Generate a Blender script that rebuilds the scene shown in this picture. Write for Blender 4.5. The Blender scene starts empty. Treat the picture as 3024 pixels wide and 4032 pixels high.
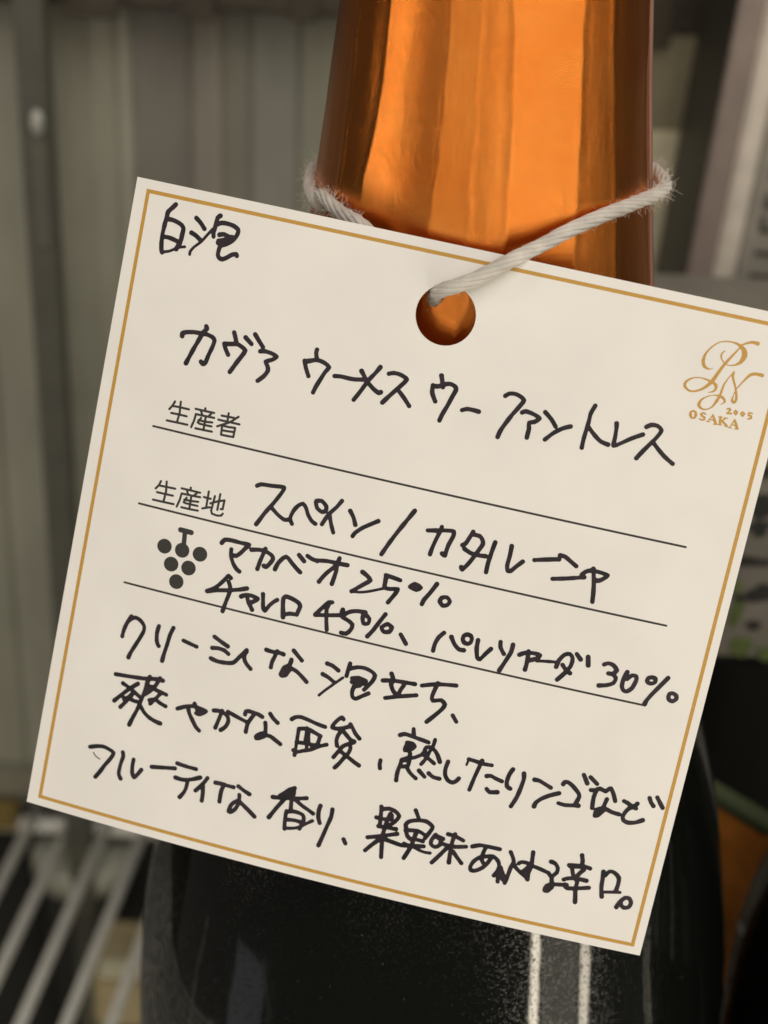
import bpy, bmesh, math, random
import numpy as np
from mathutils import Vector, Matrix, noise
R = math.radians
random.seed(4)
scene = bpy.context.scene
col = scene.collection

# ------------------------------------------------------------------ camera, world, lamps (units: centimetres)
cam = bpy.data.cameras.new("camera"); camo = bpy.data.objects.new("camera", cam); col.objects.link(camo); scene.camera = camo
AX = Vector((0.9988047, 0.0227787, 0.0432470))      # image right, up and backward axes of the camera in the world
AY = Vector((-0.0488792, 0.4654639, 0.8837161))
AZ = Vector((0.0, -0.8847737, 0.4660210))
m = Matrix((AX, AY, AZ)).transposed().to_4x4(); m.translation = (0, 0, 30)
camo.matrix_world = m
cam.sensor_fit = 'VERTICAL'; cam.sensor_height = 24.0; cam.lens = 24.0 * 6056 / 4032
cam.clip_start = 1.0; cam.clip_end = 1000
cam.dof.use_dof = True; cam.dof.focus_distance = 15.3; cam.dof.aperture_fstop = 0.036 / 0.22
cam.dof.aperture_blades = 0

world = bpy.data.worlds.new("World"); scene.world = world; world.use_nodes = True
wb = world.node_tree.nodes['Background']; wb.inputs[0].default_value = (1.0, 0.93, 0.82, 1); wb.inputs[1].default_value = 0.07

def area(name, az, z, D, w, h, L, colr, cx=0.9, cy=16.3, tz=None, spread=180):
    """unseen area lamp placed for its light and reflections, az degrees round from the bottle's front towards the right; L = radiance"""
    l = bpy.data.lights.new(name, 'AREA'); l.shape = 'RECTANGLE'; l.size = w; l.size_y = h
    l.energy = L * math.pi * w * h; l.color = colr; l.spread = R(spread)
    o = bpy.data.objects.new(name, l); col.objects.link(o)
    p = Vector((cx + D * math.sin(R(az)), cy - D * math.cos(R(az)), z)); o.location = p
    d = Vector((cx, cy, z if tz is None else tz)) - p
    o.rotation_euler = d.to_track_quat('-Z', 'Y').to_euler(); return o
WARM = (1.0, 0.89, 0.74)
area('key_panel_lamp', 32, 52, 110, 70, 104, 1.05, WARM)
area('bright_glint_lamp', 10, 52, 105, 3.2, 100, 10.0, WARM)  # unseen narrow light added for a bright edge line on the foil
area('bright_glint_lamp', 56, 52, 105, 3.2, 100, 8.0, WARM)  # second added light, for the edge line further right
area('front_fill_lamp', -6, 52, 112, 26, 100, .48, WARM)
area('left_fill_lamp', -50, 52, 100, 24, 100, .45, (1.0, .86, .78))
area('left_band_lamp', -24, 52, 115, 9, 100, 4.2, (1.0, 0.90, 0.76))  # unseen light added to draw a bright band left of the foil's centre
area('side_glint_lamp', -74, 46, 80, 2.6, 90, 17.0, WARM)  # added narrow light, there only for the glint on the foil's left
area('right_fill_lamp', 78, 52, 100, 30, 100, .36, WARM)
area('strip_lamp', 34, -52, 90, 4.8, 110, 17.0, (1.0, .90, .70))
area('strip_lamp', 53, -52, 90, 5.6, 110, 11.0, (1.0, .90, .70))
area('between_panel_lamp', 43.5, -50, 95, 22, 100, 1.0, WARM)
area('cool_low_lamp', -69, -38, 80, 20, 34, 0.30, (0.92, 0.97, 1.0))
area('card_fill_lamp', 22, 150, 90, 130, 110, 3.15, (1.0, 0.95, 0.88), tz=20)  # unseen overhead fill added to brighten the card and rear wall
scene.view_settings.view_transform = 'Standard'; scene.view_settings.look = 'None'
scene.view_settings.exposure = 0.0; scene.view_settings.gamma = 1.0
scene.render.engine = 'CYCLES'

# ------------------------------------------------------------------ helpers
def tag(o, label=None, cat=None, group=None, kind=None):
    for k, v in (('label', label), ('category', cat), ('group', group), ('kind', kind)):
        if v: o[k] = v
    return o
def empty(name, loc=(0, 0, 0), rot=(0, 0, 0)):
    o = bpy.data.objects.new(name, None); col.objects.link(o); o.location = loc; o.rotation_euler = rot; o.empty_display_size = 1; return o
def link(name, me, mat, parent=None, smooth=False):
    o = bpy.data.objects.new(name, me); col.objects.link(o)
    if mat: me.materials.append(mat)
    if parent: o.parent = parent
    if smooth:
        for p in me.polygons: p.use_smooth = True
    return o
def mesh(name, vs, fs):
    me = bpy.data.meshes.new(name); me.from_pydata([tuple(v) for v in vs], [], fs); me.update(); return me
def box_bm(bm, x0, x1, y0, y1, z0, z1, bev=0.0):
    r = bmesh.ops.create_cube(bm, size=1)
    for v in r['verts']:
        v.co = Vector(((x0 + x1) / 2 + v.co.x * (x1 - x0), (y0 + y1) / 2 + v.co.y * (y1 - y0), (z0 + z1) / 2 + v.co.z * (z1 - z0)))
    if bev:
        es = {e for v in r['verts'] for e in v.link_edges}
        bmesh.ops.bevel(bm, geom=list(es), offset=bev, segments=2, affect='EDGES')
def boxo(name, b, mat, parent=None, bev=0.0):
    bm = bmesh.new(); box_bm(bm, *b, bev=bev); me = bpy.data.meshes.new(name); bm.to_mesh(me); bm.free()
    return link(name, me, mat, parent)
def tube(pts, rad, n=8, rads=None):
    """vertices and faces of a tube along pts"""
    pts = [Vector(p) for p in pts]; vs = []; fs = []
    up = Vector((0, 0, 1)); prev = None
    for i, p in enumerate(pts):
        t = (pts[min(i + 1, len(pts) - 1)] - pts[max(i - 1, 0)]).normalized()
        if prev is None:
            a = t.cross(up if abs(t.z) < .9 else Vector((1, 0, 0))).normalized()
        else: a = (prev - t * prev.dot(t)).normalized()
        prev = a; b = t.cross(a); r = rads[i] if rads else rad
        for k in range(n):
            q = 2 * math.pi * k / n; vs.append(p + (a * math.cos(q) + b * math.sin(q)) * r)
    for i in range(len(pts) - 1):
        for k in range(n):
            fs.append((i * n + k, i * n + (k + 1) % n, (i + 1) * n + (k + 1) % n, (i + 1) * n + k))
    fs.append(tuple(range(n))[::-1]); fs.append(tuple(range((len(pts) - 1) * n, len(pts) * n)))
    return vs, fs
def ray(px, py):
    """direction in the world of a point measured on the 3024 x 4032 photograph"""
    return (AX * ((px - 1512) / 6056) - AY * ((py - 2016) / 6056) - AZ)
CAM = Vector((0, 0, 30))
def at_y(px, py, Y): d = ray(px, py); return CAM + d * (Y / d.y)
def at_z(px, py, Z): d = ray(px, py); return CAM + d * ((Z - 30) / d.z)

# ------------------------------------------------------------------ materials
def mat(name, base=(.5, .5, .5), rough=.5, metal=0.0, ior=1.5, spec=.5):
    ma = bpy.data.materials.new(name); ma.use_nodes = True; b = ma.node_tree.nodes['Principled BSDF']
    b.inputs['Base Color'].default_value = (*base, 1); b.inputs['Roughness'].default_value = rough
    b.inputs['Metallic'].default_value = metal; b.inputs['IOR'].default_value = ior; b.inputs['Specular IOR Level'].default_value = spec
    return ma, ma.node_tree, b
def nz(nt, scale, detail=4, rough=.6, coords='Object', stretch=None, dist=0):
    tc = nt.nodes.new('ShaderNodeTexCoord'); n = nt.nodes.new('ShaderNodeTexNoise')
    n.inputs['Scale'].default_value = scale; n.inputs['Detail'].default_value = detail; n.inputs['Roughness'].default_value = rough
    n.inputs['Distortion'].default_value = dist
    if stretch:
        mp = nt.nodes.new('ShaderNodeMapping'); mp.inputs['Scale'].default_value = stretch
        nt.links.new(tc.outputs[coords], mp.inputs[0]); nt.links.new(mp.outputs[0], n.inputs['Vector'])
    else: nt.links.new(tc.outputs[coords], n.inputs['Vector'])
    return n
def ramp(nt, src, stops):
    r = nt.nodes.new('ShaderNodeValToRGB'); e = r.color_ramp.elements
    while len(e) < len(stops): e.new(.5)
    for k, (p, c) in enumerate(stops): e[k].position = p; e[k].color = (*c, 1)
    nt.links.new(src, r.inputs[0]); return r
def bump(nt, b, src, strength, dist, prev=None):
    n = nt.nodes.new('ShaderNodeBump'); n.inputs['Strength'].default_value = strength; n.inputs['Distance'].default_value = dist
    nt.links.new(src, n.inputs['Height'])
    if prev: nt.links.new(prev.outputs[0], n.inputs['Normal'])
    nt.links.new(n.outputs[0], b.inputs['Normal']); return n

# card: coated paper, faint mottle
M_card, nt, b = mat('card_paper', (.80, .765, .69), .42, spec=.35)
n1 = nz(nt, .8, 3); r1 = ramp(nt, n1.outputs[0], [(.3, (.77, .75, .715)), (.7, (.82, .80, .762))]); nt.links.new(r1.outputs[0], b.inputs['Base Color'])
n2 = nz(nt, 60, 5, .7); bump(nt, b, n2.outputs[0], .12, .002)
# marker ink: blackish with violet cast, density varies
M_ink, nt, b = mat('marker_ink', (.02, .014, .02), .38, spec=.35)
n1 = nz(nt, 6, 4); r1 = ramp(nt, n1.outputs[0], [(.35, (.006, .007, .009)), (.65, (.028, .016, .026))]); nt.links.new(r1.outputs[0], b.inputs['Base Color'])
M_print, nt, b = mat('printed_black', (.035, .033, .03), .5, spec=.3)
n1 = nz(nt, 90, 2); r1 = ramp(nt, n1.outputs[0], [(.35, (.028, .030, .028)), (.65, (.050, .044, .040))]); nt.links.new(r1.outputs[0], b.inputs['Base Color'])
M_gold, nt, b = mat('printed_gold', (.52, .29, .045), .38, spec=.5)
n1 = nz(nt, 70, 3); r1 = ramp(nt, n1.outputs[0], [(.3, (.46, .245, .035)), (.7, (.56, .325, .06))]); nt.links.new(r1.outputs[0], b.inputs['Base Color'])
# copper foil
M_foil, nt, b = mat('copper_foil', (.80, .235, .03), .25, metal=1)
n1 = nz(nt, 1.3, 5); r1 = ramp(nt, n1.outputs[0], [(.3, (.74, .215, .034)), (.7, (.78, .265, .052))]); nt.links.new(r1.outputs[0], b.inputs['Base Color'])
n2 = nz(nt, 42, 5, .8); bp = bump(nt, b, n2.outputs[0], 1.0, .0026)
n3 = nz(nt, 7, 4, .6, stretch=(1, 1, .12)); bump(nt, b, n3.outputs[0], .14, .03, bp)
n4 = nz(nt, 2.2, 4, .6); rr = nt.nodes.new('ShaderNodeMapRange'); rr.inputs[1].default_value = .3; rr.inputs[2].default_value = .7
rr.inputs[3].default_value = .10; rr.inputs[4].default_value = .17; nt.links.new(n4.outputs[0], rr.inputs[0]); nt.links.new(rr.outputs[0], b.inputs['Roughness'])
# black bottle glass with orange-peel speckle
M_glass, nt, b = mat('black_glass', (.0035, .0042, .0035), .05, ior=1.52)
n1 = nz(nt, 30, 3, .75); n1r = ramp(nt, n1.outputs[0], [(.57, (0, 0, 0)), (.72, (1, 1, 1))]); bp = bump(nt, b, n1r.outputs[0], .62, .0013)
n2 = nz(nt, 1.2, 3); bump(nt, b, n2.outputs[0], .10, .03, bp)
M_dust, nt, b = mat('dust', (.26, .25, .21), .9)
M_cord, nt, b = mat('cotton', (.62, .585, .53), .95, spec=.1)
n1 = nz(nt, 5, 4); r1 = ramp(nt, n1.outputs[0], [(.3, (.50, .47, .43)), (.7, (.66, .63, .58))]); nt.links.new(r1.outputs[0], b.inputs['Base Color'])
n2 = nz(nt, 60, 3); bump(nt, b, n2.outputs[0], .5, .01)
M_fuzz, nt, b = mat('cotton_fibre', (.70, .66, .60), .9, spec=.1)
def simple(name, c, rough, metal=0.0, var=.12, scale=1.5, stretch=None):
    ma, nt, b = mat(name, c, rough, metal)
    n = nz(nt, scale, 4, stretch=stretch)
    r = ramp(nt, n.outputs[0], [(.3, tuple(x * (1 - var) for x in c)), (.7, tuple(min(1, x * (1 + var)) for x in c))])
    nt.links.new(r.outputs[0], b.inputs['Base Color']); return ma
M_wire = simple('white_coated_wire', (.76, .75, .69), .35)
M_dark = simple('dark_metal', (.085, .083, .065), .5)
M_rail = simple('brown_rail', (.045, .036, .022), .5, var=.4, scale=1.2)

# ------------------------------------------------------------------ setting: cabinet interior
wall = boxo('back_wall', (-30, 40, 37.6, 38.6, -.6, 60), simple('wall_grey', (.13, .122, .092), .5))
tag(wall, 'olive grey rear wall of the display cabinet behind the bottles', 'wall', kind='structure')
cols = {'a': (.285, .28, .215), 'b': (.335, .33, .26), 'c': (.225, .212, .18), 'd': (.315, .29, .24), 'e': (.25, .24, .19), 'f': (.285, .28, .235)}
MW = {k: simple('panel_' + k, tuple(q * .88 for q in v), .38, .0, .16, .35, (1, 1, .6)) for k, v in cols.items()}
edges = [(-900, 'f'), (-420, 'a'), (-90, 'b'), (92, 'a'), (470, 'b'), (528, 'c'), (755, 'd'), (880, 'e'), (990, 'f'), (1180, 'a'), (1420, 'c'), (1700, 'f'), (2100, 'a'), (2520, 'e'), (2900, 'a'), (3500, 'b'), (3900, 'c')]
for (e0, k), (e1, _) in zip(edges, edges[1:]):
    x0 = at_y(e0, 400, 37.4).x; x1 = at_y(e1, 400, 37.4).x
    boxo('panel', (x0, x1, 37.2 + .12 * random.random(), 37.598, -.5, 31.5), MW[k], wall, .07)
lowwall = boxo('lower_wall', (-60, 60, 37.7, 38.7, -26, -.7), simple('lower_wall_shade', (.012, .012, .010), .7))  # black colour stands in for the darkness under the shelf
tag(lowwall, 'rear wall below the wire shelf, coloured black for the dark there', 'wall', kind='structure')
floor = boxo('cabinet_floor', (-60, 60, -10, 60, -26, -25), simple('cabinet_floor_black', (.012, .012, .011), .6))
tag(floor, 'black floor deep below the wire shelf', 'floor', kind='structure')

post = empty('shelf_post', (at_y(150, 500, 35.5).x, 35.5, -20)); tag(post, 'dark upright shelf post in front of the rear wall at left', 'post')
boxo('upright', (-.36, .36, -.3, .3, 0, 52), M_dark, post, .05)
M_steel = simple('bright_steel', (.42, .42, .37), .5, .5)
zc = at_y(150, 490, 35).z + 20
bm = bmesh.new(); bmesh.ops.create_uvsphere(bm, u_segments=20, v_segments=12, radius=.17)
for v in bm.verts: v.co = Vector((v.co.x + .08, v.co.y * .6 - .4, v.co.z * 1.9 + zc))
me = bpy.data.meshes.new('screw_head'); bm.to_mesh(me); bm.free(); link('screw_head', me, M_steel, post, True)
boxo('bracket', (-.12, .22, -.36, -.302, zc - 3.0, zc - .35), simple('bracket_grey', (.16, .15, .12), .4, .5), post, .02)

rail = empty('upper_rail', (0, 36.4, 24)); tag(rail, 'dark brown ribbed rail running along the top of the rear wall', 'rail')
zr = at_y(700, 32, 36.2).z - 24
boxo('bar', (-30, 40, -.5, .5, zr, zr + 7), M_rail, rail, .1)
for k in range(24):
    x = -26 + k * 2.6 + random.uniform(-.5, .5)
    boxo('clip', (x, x + random.uniform(.5, 1.3), -.62, -.502, zr - random.uniform(.05, .28), zr + 1.5), M_rail, rail, .04)
# wire shelf
shelf = empty('wire_shelf', (0, 0, 0)); tag(shelf, 'pale coated wire shelf of parallel rods under the bottles', 'shelf')
dirv = Vector((math.sin(R(5.6)), math.cos(R(5.6)), 0)); px0 = at_z(474, 3500, -.2); px1 = at_z(313, 3500, -.2)
perp = Vector((dirv.y, -dirv.x, 0)); sp = (px0 - px1).dot(perp)
vs, fs = tube([(-0, -26, 0), (0, -12, 0), (0, 0, 0), (0, 8, 0)], .155, 12)
rodme = mesh('rod', vs, fs)
for p in rodme.polygons: p.use_smooth = True
rodme.materials.append(M_wire)
for k in range(-14, 22):
    o = bpy.data.objects.new('rod', rodme); col.objects.link(o); o.parent = shelf
    q = px0 + perp * (sp * k); t = (29 - q.y) / dirv.y; o.location = q + dirv * t; o.rotation_euler = (0, 0, -R(5.6))
for yy in (-2, 17, 36.6):
    vs, fs = tube([(-34, yy, -.55), (34, yy, -.55)], .25, 12); link('cross_rod', mesh('cross_rod', vs, fs), M_wire, shelf, True)

# ------------------------------------------------------------------ bottles
def lathe(prof, n=128, fn=None):
    vs = []; fs = []
    for i, (z, r) in enumerate(prof):
        for k in range(n):
            a = 2 * math.pi * k / n
            rr = r if fn is None else fn(a, z, r)
            vs.append((rr * math.cos(a), rr * math.sin(a), z))
    for i in range(len(prof) - 1):
        for k in range(n):
            fs.append((i * n + k, i * n + (k + 1) % n, (i + 1) * n + (k + 1) % n, (i + 1) * n + k))
    fs.append(tuple(range(n))[::-1]); fs.append(tuple(range((len(prof) - 1) * n, len(prof) * n)))
    return vs, fs
def smooth_prof(kn, step=.12):
    z = np.array([k[0] for k in kn]); r = np.array([k[1] for k in kn])
    zz = np.arange(z[0], z[-1], step); zz = np.append(zz, z[-1]); mslope = np.gradient(r, z); out = []
    for q in zz:
        i = min(max(np.searchsorted(z, q) - 1, 0), len(z) - 2); h = z[i + 1] - z[i]; t = (q - z[i]) / h
        out.append((float(q), float((2*t**3-3*t**2+1)*r[i] + (t**3-2*t**2+t)*h*mslope[i] + (-2*t**3+3*t**2)*r[i+1] + (t**3-t**2)*h*mslope[i+1])))
    return out
BX, BY = 0.955, 16.32
bottle = empty('sparkling_wine_bottle', (BX + .09, BY, 0), (0, R(-.34), 0)); tag(bottle, 'large black glass sparkling wine bottle with copper foil on its neck and a white tag', 'bottle')
prof = smooth_prof([(0.3, 4.05), (.7, 4.08), (3, 4.09), (9, 4.09), (12.6, 4.09), (13.3, 4.08), (14.4, 4.05), (15.4, 3.96), (16.5, 3.78), (17.5, 3.58), (18.55, 3.29), (20.2, 2.70), (22.0, 2.28), (24.2, 1.93), (25.6, 1.745), (27.36, 1.54), (29.6, 1.42)])
prof = [(0, 3.4), (.05, 3.8), (.15, 3.98)] + prof + [(29.62, 1.1)]
vs, fs = lathe(prof, 192); body = link('glass_body', mesh('glass_body', vs, fs), M_glass, bottle, True)
# foil: pleated in flats, measured as positions across the visible front
cuts = [-.995, -.86, -.66, -.32, -.14, .07, .47, .69, .93, 1.0]
angs = [math.asin(s) for s in cuts]
a0 = angs[-1]; k = a0 + .42
while k < 2 * math.pi + angs[0] - .2: angs.append(k); k += .45
angs.append(2 * math.pi + angs[0])
wob = [random.uniform(-.03, .03) for _ in angs]; wob[-1] = wob[0]
depth = [random.uniform(-.012, .012) for _ in angs]; depth[-1] = depth[0]
def foil_r(a, z, r):
    phi = (a + math.pi / 2 - angs[0]) % (2 * math.pi) + angs[0]      # 0 faces the camera, + to the right
    ww = [angs[i] + wob[i] * math.sin(z * 1.1 + i * 2.1) + .012 * noise.noise(Vector((i * 5.1, z * 4, 0))) for i in range(len(angs))]
    ww[2] -= .07 / (1 + math.exp((z - 26.1) * 5))
    ww[0] = angs[0]; ww[-1] = angs[-1]
    for i in range(len(ww) - 1):
        if phi <= ww[i + 1] or i == len(ww) - 2:
            p0, p1 = ww[i], ww[i + 1]; mid = (p0 + p1) / 2; half = (p1 - p0) / 2; break
    chord = math.cos(half) / max(math.cos(phi - mid), .3)
    flat = .45 if i == 5 else .20
    t = (phi - p0) / (p1 - p0); t = t * t * (3 - 2 * t); dd = .6 * (depth[i] * (1 - t) + depth[i + 1] * t)
    for e in (i, i + 1):
        kk = (phi - ww[e]) / .030; amp = .0085 * (.55 + .9 * abs(noise.noise(Vector((e * 3.7, 0, z * 1.3)))))
        dd += amp * math.exp(-kk * kk)
    q = Vector((math.cos(a) * 2, math.sin(a) * 2, z * .9))
    q.z *= .45
    dent = .012 * noise.noise(q * 1.1 + Vector((3, 7, 1))) + .0026 * noise.noise(q * 4.0)
    seam = 0.010 if .98 * math.pi / 2 < phi + .27 < 2.6 else 0.0        # overlap of the wrapped foil
    return (r + .038) * ((1 - flat) + flat * chord) + dd + dent + seam + .012
fk = smooth_prof([(19.9, 2.80), (20.2, 2.70), (22.0, 2.28), (24.2, 1.93), (25.6, 1.745), (27.36, 1.54), (29.6, 1.42), (30.4, 1.42)], .07)
vs, fs = lathe(fk, 540, foil_r); foil = link('foil_capsule', mesh('foil_capsule', vs, fs), M_foil, bottle, True)
# the pressed seam standing just proud of the foil on the right
pts = []
for z, r in fk[::2]:
    a = R(-90) + math.asin(.955) + .012 * math.sin(z * 1.7); q_ = foil_r(a, z, r) - .018; pts.append((q_ * math.cos(a), q_ * math.sin(a), z))
vs, fs = tube(pts, .036, 8); link('foil_seam', mesh('foil_seam', vs, fs), simple('seam_copper', (.20, .105, .075), .45, .0), bottle, True)
# dust flecks on the glass
dv, df = [], []
zs = [p[0] for p in prof]; rs = [p[1] for p in prof]
for k in range(130):
    z = random.uniform(12.5, 19.2); a = R(-90 + random.uniform(-55, 52)); r = float(np.interp(z, zs, rs)) + .004
    c = Vector((r * math.cos(a), r * math.sin(a), z)); tt = Vector((-math.sin(a), math.cos(a), 0)); uu = Vector((0, 0, 1))
    an = random.uniform(0, 3.14); e1 = tt * math.cos(an) + uu * math.sin(an); e2 = uu * math.cos(an) - tt * math.sin(an)
    L = random.choice([.004, .005, .006, .014]) * random.uniform(.6, 1.2); W_ = .0035 * random.uniform(.6, 1.4); n_ = Vector((math.cos(a), math.sin(a), .15)) * .004
    b0 = len(dv); dv += [c - e1 * L, c - e2 * W_, c + e1 * L, c + e2 * W_, c + n_]; df += [(b0, b0+1, b0+4), (b0+1, b0+2, b0+4), (b0+2, b0+3, b0+4), (b0+3, b0, b0+4)]
tag(link('dust', mesh('dust', dv, df), M_dust, bottle), kind='stuff')

# ------------------------------------------------------------------ hang tag
S = .1056                                        # tag measures (mm on a 63 wide card) to centimetres
W, H, BZ = 63.0, 63.2, 1.6
TA = Vector((.98081388, -.15739364, -.11502774)); TB = Vector((-.15824393, -.298184, -.94129972)); TN = Vector((.11385516, .94144227, -.31736959))
hang = empty('hang_tag', Vector((-24.70066, 142.15509, -40.55238)) * S + Vector((0, 0, 30)))
hang.rotation_euler = Matrix((TA, -TB, -TN)).transposed().to_euler()    # local x right, y up the card, z out of its face
tag(hang, 'white square wine description tag with gold border and black Japanese handwriting hanging from the neck', 'tag')
def T(u, v, off=0.0):
    s = 2 * u / W - 1; z = BZ * (1 - s * s); sl = 4 * BZ * s / W                # face bends out towards the middle
    n = Vector((sl, 0, 1)).normalized()
    return Vector((u * S, -v * S, z * S)) + n * off
HX, HY, HR = 31.28, 6.45, 2.80
def card():
    us = list(np.linspace(0, HX - 4.5, 22)) + list(np.linspace(HX - 4.5, HX + 4.5, 13))[1:] + list(np.linspace(HX + 4.5, W, 22))[1:]
    v0, v1 = HY - 4.5, HY + 4.5
    vv = list(np.linspace(0, v0, 4)) + list(np.linspace(v0, v1, 13))[1:] + list(np.linspace(v1, H, 30))[1:]
    vs = []; idx = {}; fs = []
    def V(u, v):
        k = (round(u, 4), round(v, 4))
        if k not in idx: idx[k] = len(vs); vs.append(T(u, v))
        return idx[k]
    for i in range(len(us) - 1):
        for j in range(len(vv) - 1):
            uc = (us[i] + us[i+1]) / 2; vc = (vv[j] + vv[j+1]) / 2
            if abs(uc - HX) < 4.5 and abs(vc - HY) < 4.5: continue
            fs.append((V(us[i], vv[j]), V(us[i], vv[j+1]), V(us[i+1], vv[j+1]), V(us[i+1], vv[j])))
    per = []
    g = list(np.linspace(-4.5, 4.5, 13))
    for q in g[:-1]: per.append((q, -4.5))
    for q in g[:-1]: per.append((4.5, q))
    for q in g[::-1][:-1]: per.append((q, 4.5))
    for q in g[::-1][:-1]: per.append((-4.5, q))
    n = len(per); steps = 5; rings = []
    for s in range(steps + 1):
        ring = []
        for x, y in per:
            a = math.atan2(y, x); t = s / steps
            ring.append(V(HX + x * (1 - t) + HR * math.cos(a) * t, HY + y * (1 - t) + HR * math.sin(a) * t))
        rings.append(ring)
    for s in range(steps):
        for k in range(n):
            a, b_, c, d = rings[s][k], rings[s][(k+1) % n], rings[s+1][(k+1) % n], rings[s+1][k]
            fs.append((a, d, c, b_))
    return mesh('card', vs, fs)
cardo = link('card', card(), M_card, hang)
bm = bmesh.new(); bm.from_mesh(cardo.data); bmesh.ops.recalc_face_normals(bm, faces=bm.faces)
if sum((f.normal.z for f in bm.faces)) < 0: bmesh.ops.reverse_faces(bm, faces=bm.faces)
bm.to_mesh(cardo.data); bm.free()
so = cardo.modifiers.new('thickness', 'SOLIDIFY'); so.thickness = .034; so.offset = -1

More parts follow.
